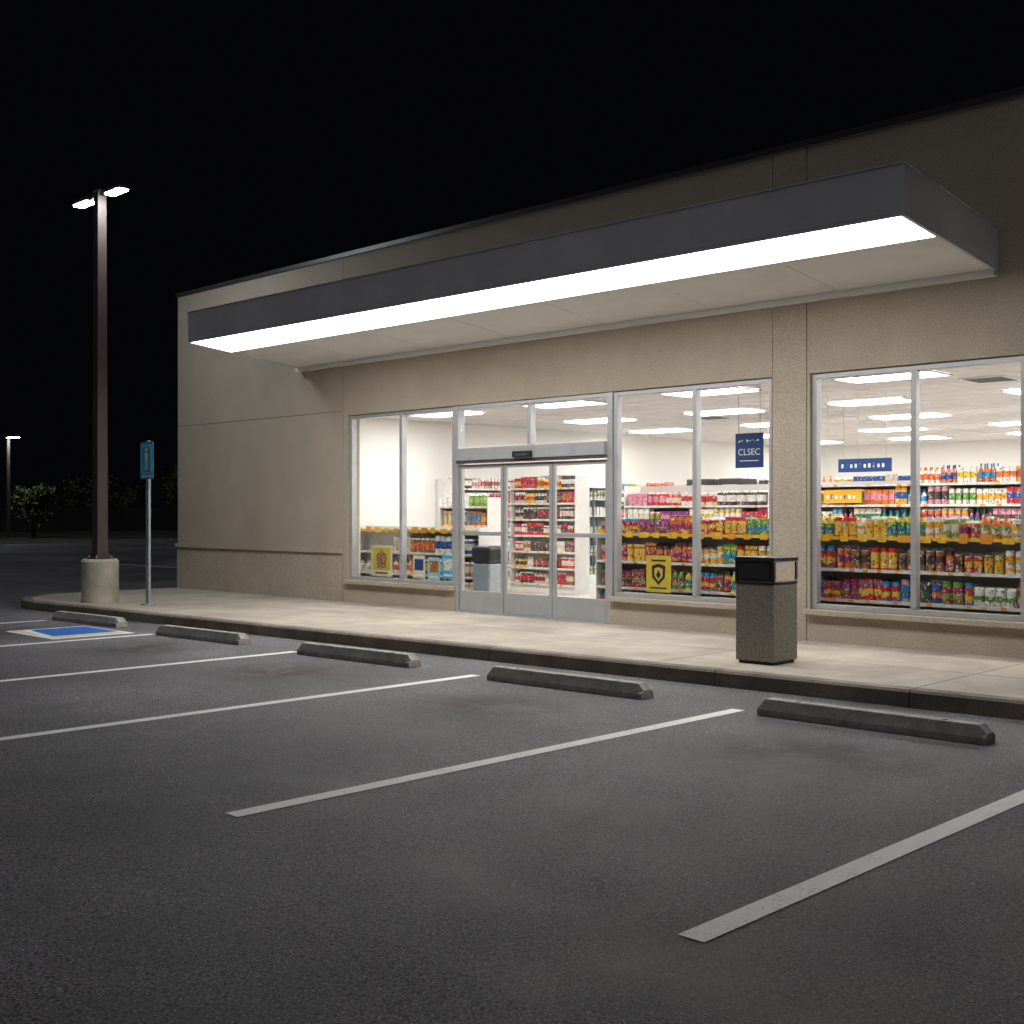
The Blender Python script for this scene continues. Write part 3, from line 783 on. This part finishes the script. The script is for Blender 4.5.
for (x, z, kk, k2) in [(-14.50, .60, 'cream_paint', 'deepblue'), (-14.15, .58, 'teal', 'lab11'), (-13.82, .62, 'signblue', 'lab13')]:
    poster(x, x + .28, z, z + .36, .16, kk, "colourful leaflet fixed inside the window", [(rect(.12, .88, .35, .85), k2), (rect(.15, .85, .1, .2), 'white')])

t = thing("indoor_bin", (-13.5, .85, .152), "grey indoor bin with black lid inside the entrance", "bin")
mb = MB(); mb.box(-13.60, -13.22, .6, 1.0, .152, .85, 'galv'); part("body", mb, t, bevel=.03)
mb = MB(); mb.box(-13.62, -13.20, .58, 1.02, .851, 1.12, 'black'); part("lid", mb, t, bevel=.05)

# ------------------------------------------------------------------ litter bin
bx, by, bz = -6.58, -2.05, .1505
bn = thing("litter_bin", (bx, by, bz), "square exposed aggregate litter bin with black hood on the sidewalk", "litter bin")
h = .22
mb = MB(); mb.box(bx - h + .02, bx + h - .02, by - h + .02, by + h - .02, bz, bz + .03, 'black')
mb.box(bx - h, bx + h, by - h, by + h, bz + .0301, bz + .79, 'pebble'); part("body", mb, bn, bevel=.012)
mb = MB(); a = h + .004
mb.box(bx - a, bx + a, by - a, by + a, bz + .791, bz + .815, 'black')
T0, T1 = bz + .8152, bz + 1.015
P_ = .026
for sx in (-1, 1):
    for sy in (-1, 1):
        mb.box(bx + sx * a - (P_ if sx > 0 else 0), bx + sx * a + (P_ if sx < 0 else 0), by + sy * a - (P_ if sy > 0 else 0), by + sy * a + (P_ if sy < 0 else 0), T0, T1, 'black')
mb.box(bx - a + P_ + .0001, bx + a - P_ - .0001, by - a + .004, by - a + .016, T0, T1, 'black')
mb.box(bx - a - .003, bx + a + .003, by - a - .003, by + a + .003, T1 + .0001, T1 + .04, 'black')
part("hood", mb, bn, bevel=.012)
mb = MB(); X = bx + a + .001
for (y0, y1, z0, z1) in [(by - a + .022, by + a - .022, T0, T0 + .012), (by - a + .022, by + a - .022, T1 - .012, T1), (by - a + .022, by - a + .034, T0 + .012, T1 - .012), (by + a - .034, by + a - .022, T0 + .012, T1 - .012)]:
    mb.box(X, X + .006, y0, y1, z0 + .0003, z1 - .0003, 'alu')
part("opening_frame", mb, bn)
mb = MB(); mb.box(bx - a + .05, bx + a - .05, by - a - .002, by - a + .003, T0 + .03, T1 - .03, 'black'); part("flap", mb, bn, bevel=.003)

# ------------------------------------------------------------------ lamp posts
def lamp_post(x, y, z, H, base=True, led='led', label="", arms=(-1, 1), pw=.095, headl=.26, headw=.10):
    t = thing("lamp_post", (x, y, z), label, "lamp post", "parking lot lamp posts")
    r0 = .30
    if base:
        mb = MB(); mb.lathe(x, y, [(r0, z), (r0, z + .68), (r0 - .03, z + .72)], 'base', 32); part("concrete_base", mb, t)
        zb = z + .72
    else: zb = z
    mb = MB(); mb.box(x - .17, x + .17, y - .17, y + .17, zb + .001, zb + .025, 'bronze')
    mb.box(x - pw - .02, x + pw + .02, y - pw - .02, y + pw + .02, zb + .0251, zb + .09, 'bronze')
    mb.prism([(x - pw, y - pw), (x + pw, y - pw), (x + pw, y + pw), (x - pw, y + pw)], zb + .0901, H, 'bronze', top=[(x - pw * .8, y - pw * .8), (x + pw * .8, y - pw * .8), (x + pw * .8, y + pw * .8), (x - pw * .8, y + pw * .8)])
    mb.box(x - pw * .9, x + pw * .9, y - pw * .9, y + pw * .9, H + .0001, H + .03, 'bronze')
    for sx in (-1, 1):
        for sy in (-1, 1): mb.lathe(x + sx * .13, y + sy * .13, [(.015, zb + .025), (.015, zb + .06)], 'galv', 8)
    part("pole", mb, t, bevel=.006)
    for s in arms:
        mb = MB(); mb.box(min(x + s * .07, x + s * .33), max(x + s * .07, x + s * .33), y - .03, y + .03, H - .08, H - .03, 'bronze')
        part("arm", mb, t)
        c = x + s * (.30 + headl)
        mb = MB(); mb.prism([(c - headl, y - headw), (c + headl, y - headw), (c + headl, y + headw), (c - headl, y + headw)], H - .09, H - .02, 'bronze',
                            top=[(c - headl * .8, y - headw * .7), (c + headl * .8, y - headw * .7), (c + headl * .8, y + headw * .7), (c - headl * .8, y + headw * .7)])
        hd = part("lamp_head", mb, t)
        mb = MB(); mb.box(c - headl + .03, c + headl - .03, y - headw + .02, y + headw - .02, H - .115, H - .0905, led); part("lens", mb, t, hd)
    return t
lamp_post(-18.92, -2.89, .1505, 6.98, label="tall bronze twin head lamp post on round concrete base")
lamp_post(-70.7, 17.4, .12, 6.1, base=False, led='led_far', arms=(1,), label="distant single head parking lot lamp post", pw=.1, headl=.42, headw=.25)

sg = thing("parking_sign", (-17.76, -2.65, .1505), "blue accessible parking sign on a grey steel post", "sign")
sx, sy = -17.76, -2.65
mb = MB(); mb.box(sx - .045, sx + .045, sy - .02, sy + .02, .1505, 2.80, 'galv'); mb.box(sx - .09, sx + .09, sy - .09, sy + .09, .1505, .17, 'galv'); part("post", mb, sg, bevel=.003)
yy = sy - .03
def rrect(hw, z0, z1, rr):
    pts = []
    for (cx_, cz_, a0) in [(sx + hw - rr, z1 - rr, 0), (sx - hw + rr, z1 - rr, 90), (sx - hw + rr, z0 + rr, 180), (sx + hw - rr, z0 + rr, 270)]:
        for i in range(6):
            t = math.radians(a0 + i * 18); pts.append((cx_ + rr * math.cos(t), cz_ + rr * math.sin(t)))
    return pts
def slab(hw, z0, z1, rr, ya, yb, k):
    m = MB(); o_ = rrect(hw, z0, z1, rr); n = len(o_)
    m.add([(p[0], ya, p[1]) for p in o_] + [(p[0], yb, p[1]) for p in o_], [tuple(range(n)), tuple(range(n, 2 * n))[::-1]] + [(i, (i + 1) % n, n + (i + 1) % n, n + i) for i in range(n)], k)
    return m
pl = part("sign_plate", slab(.205, 2.18, 2.78, .04, yy, yy + .006, 'signblue'), sg)
part("pale_border", slab(.155, 2.27, 2.73, .03, yy - .002, yy - .0002, 'white'), sg, pl)
part("inner_panel", slab(.140, 2.285, 2.715, .025, yy - .004, yy - .0022, 'signblue'), sg, pl)
mb = MB(); n = 16
q = yy - .0055
mb.poly([(sx + .035 * math.cos(2 * math.pi * i / n), q, 2.655 + .035 * math.sin(2 * math.pi * i / n)) for i in range(n)], 'white')
mb.poly([(sx - .035, q, 2.46), (sx + .035, q, 2.46), (sx + .06, q, 2.60), (sx - .06, q, 2.60)], 'white')
mb.poly([(sx - .035, q, 2.33), (sx - .008, q, 2.33), (sx - .004, q, 2.458), (sx - .035, q, 2.458)], 'white')
mb.poly([(sx + .008, q, 2.33), (sx + .035, q, 2.33), (sx + .035, q, 2.458), (sx + .004, q, 2.458)], 'white')
for (a_, b_) in [(-.15, -.03), (-.01, .06), (.08, .15)]: mb.box(sx + a_, sx + b_, yy - .003, yy - .001, 2.21, 2.245, 'white')
part("symbol", mb, sg, pl)

# ------------------------------------------------------------------ far verge, fence, trees
mb = MB(); mb.box(-62.2, -62, -80, 140, 0, .13, 'base'); struct("far_kerb", mb, "pale kerb at the far edge of the lot")
mb = MB(); mb.box(-260, -62.201, -120, 220, 0, .115, 'grass'); struct("grass_verge", mb, "dark grass verge beyond the lot")
mb = MB()
y = -30
while y < 120:
    mb.box(-86.05, -86, y + .02, y + 2.38, .2, 1.95 + .05 * random.random(), 'fence'); mb.box(-86.1, -85.95, y - .06, y + .02, .1, 2.1, 'fence'); y += 2.4
solid("fence", mb, (-86, 45, .1), "long dark board fence beyond the parking lot", "fence")
def tree(x, y, H, Rr, nleaf, seed):
    rnd = random.Random(seed)
    t = thing("tree", (x, y, .11), "small leafy tree on the dark verge", "tree", "trees beyond the parking lot")
    mb = MB(); top = Vector((x + rnd.uniform(-.2, .2), y, H * .55)); mb.tube((x, y, .1), top, .13, .08, 'bark')
    ends = []
    for i in range(11):
        a = rnd.uniform(0, 6.28); l = rnd.uniform(.2, 1) * Rr
        p = Vector((x, y, .1)).lerp(top, rnd.uniform(.55, 1)); q = p + Vector((math.cos(a) * l, math.sin(a) * l, rnd.uniform(.08, .48) * H))
        mb.tube(p, q, .05, .02, 'bark', 6); ends.append(q)
    part("trunk", mb, t)
    mb = MB()
    cl = [e + Vector((rnd.uniform(-.5, .5), rnd.uniform(-.5, .5), rnd.uniform(-.4, .4))) for e in ends for _ in range(3)]
    for i in range(nleaf):
        c = rnd.choice(cl); p = c + Vector((rnd.gauss(0, 1), rnd.gauss(0, 1), rnd.gauss(0, .8))) * Rr * .2
        u = Vector((rnd.gauss(0, 1), rnd.gauss(0, 1), rnd.gauss(0, 1))).normalized(); v = u.orthogonal().normalized(); s = rnd.uniform(.07, .16)
        mb.poly([p - u * s, p - v * s * .6, p + u * s, p + v * s * .6], 'leaf')
    part("crown", mb, t)
tree(-70.9, 19.0, 3.6, 1.1, 2800, 1)
tree(-98, 45, 5, 2.4, 1500, 3); tree(-100, 55, 4.6, 2.0, 1500, 4); tree(-97, 36, 4.2, 2.2, 1500, 5)
print("goods", COUNT)
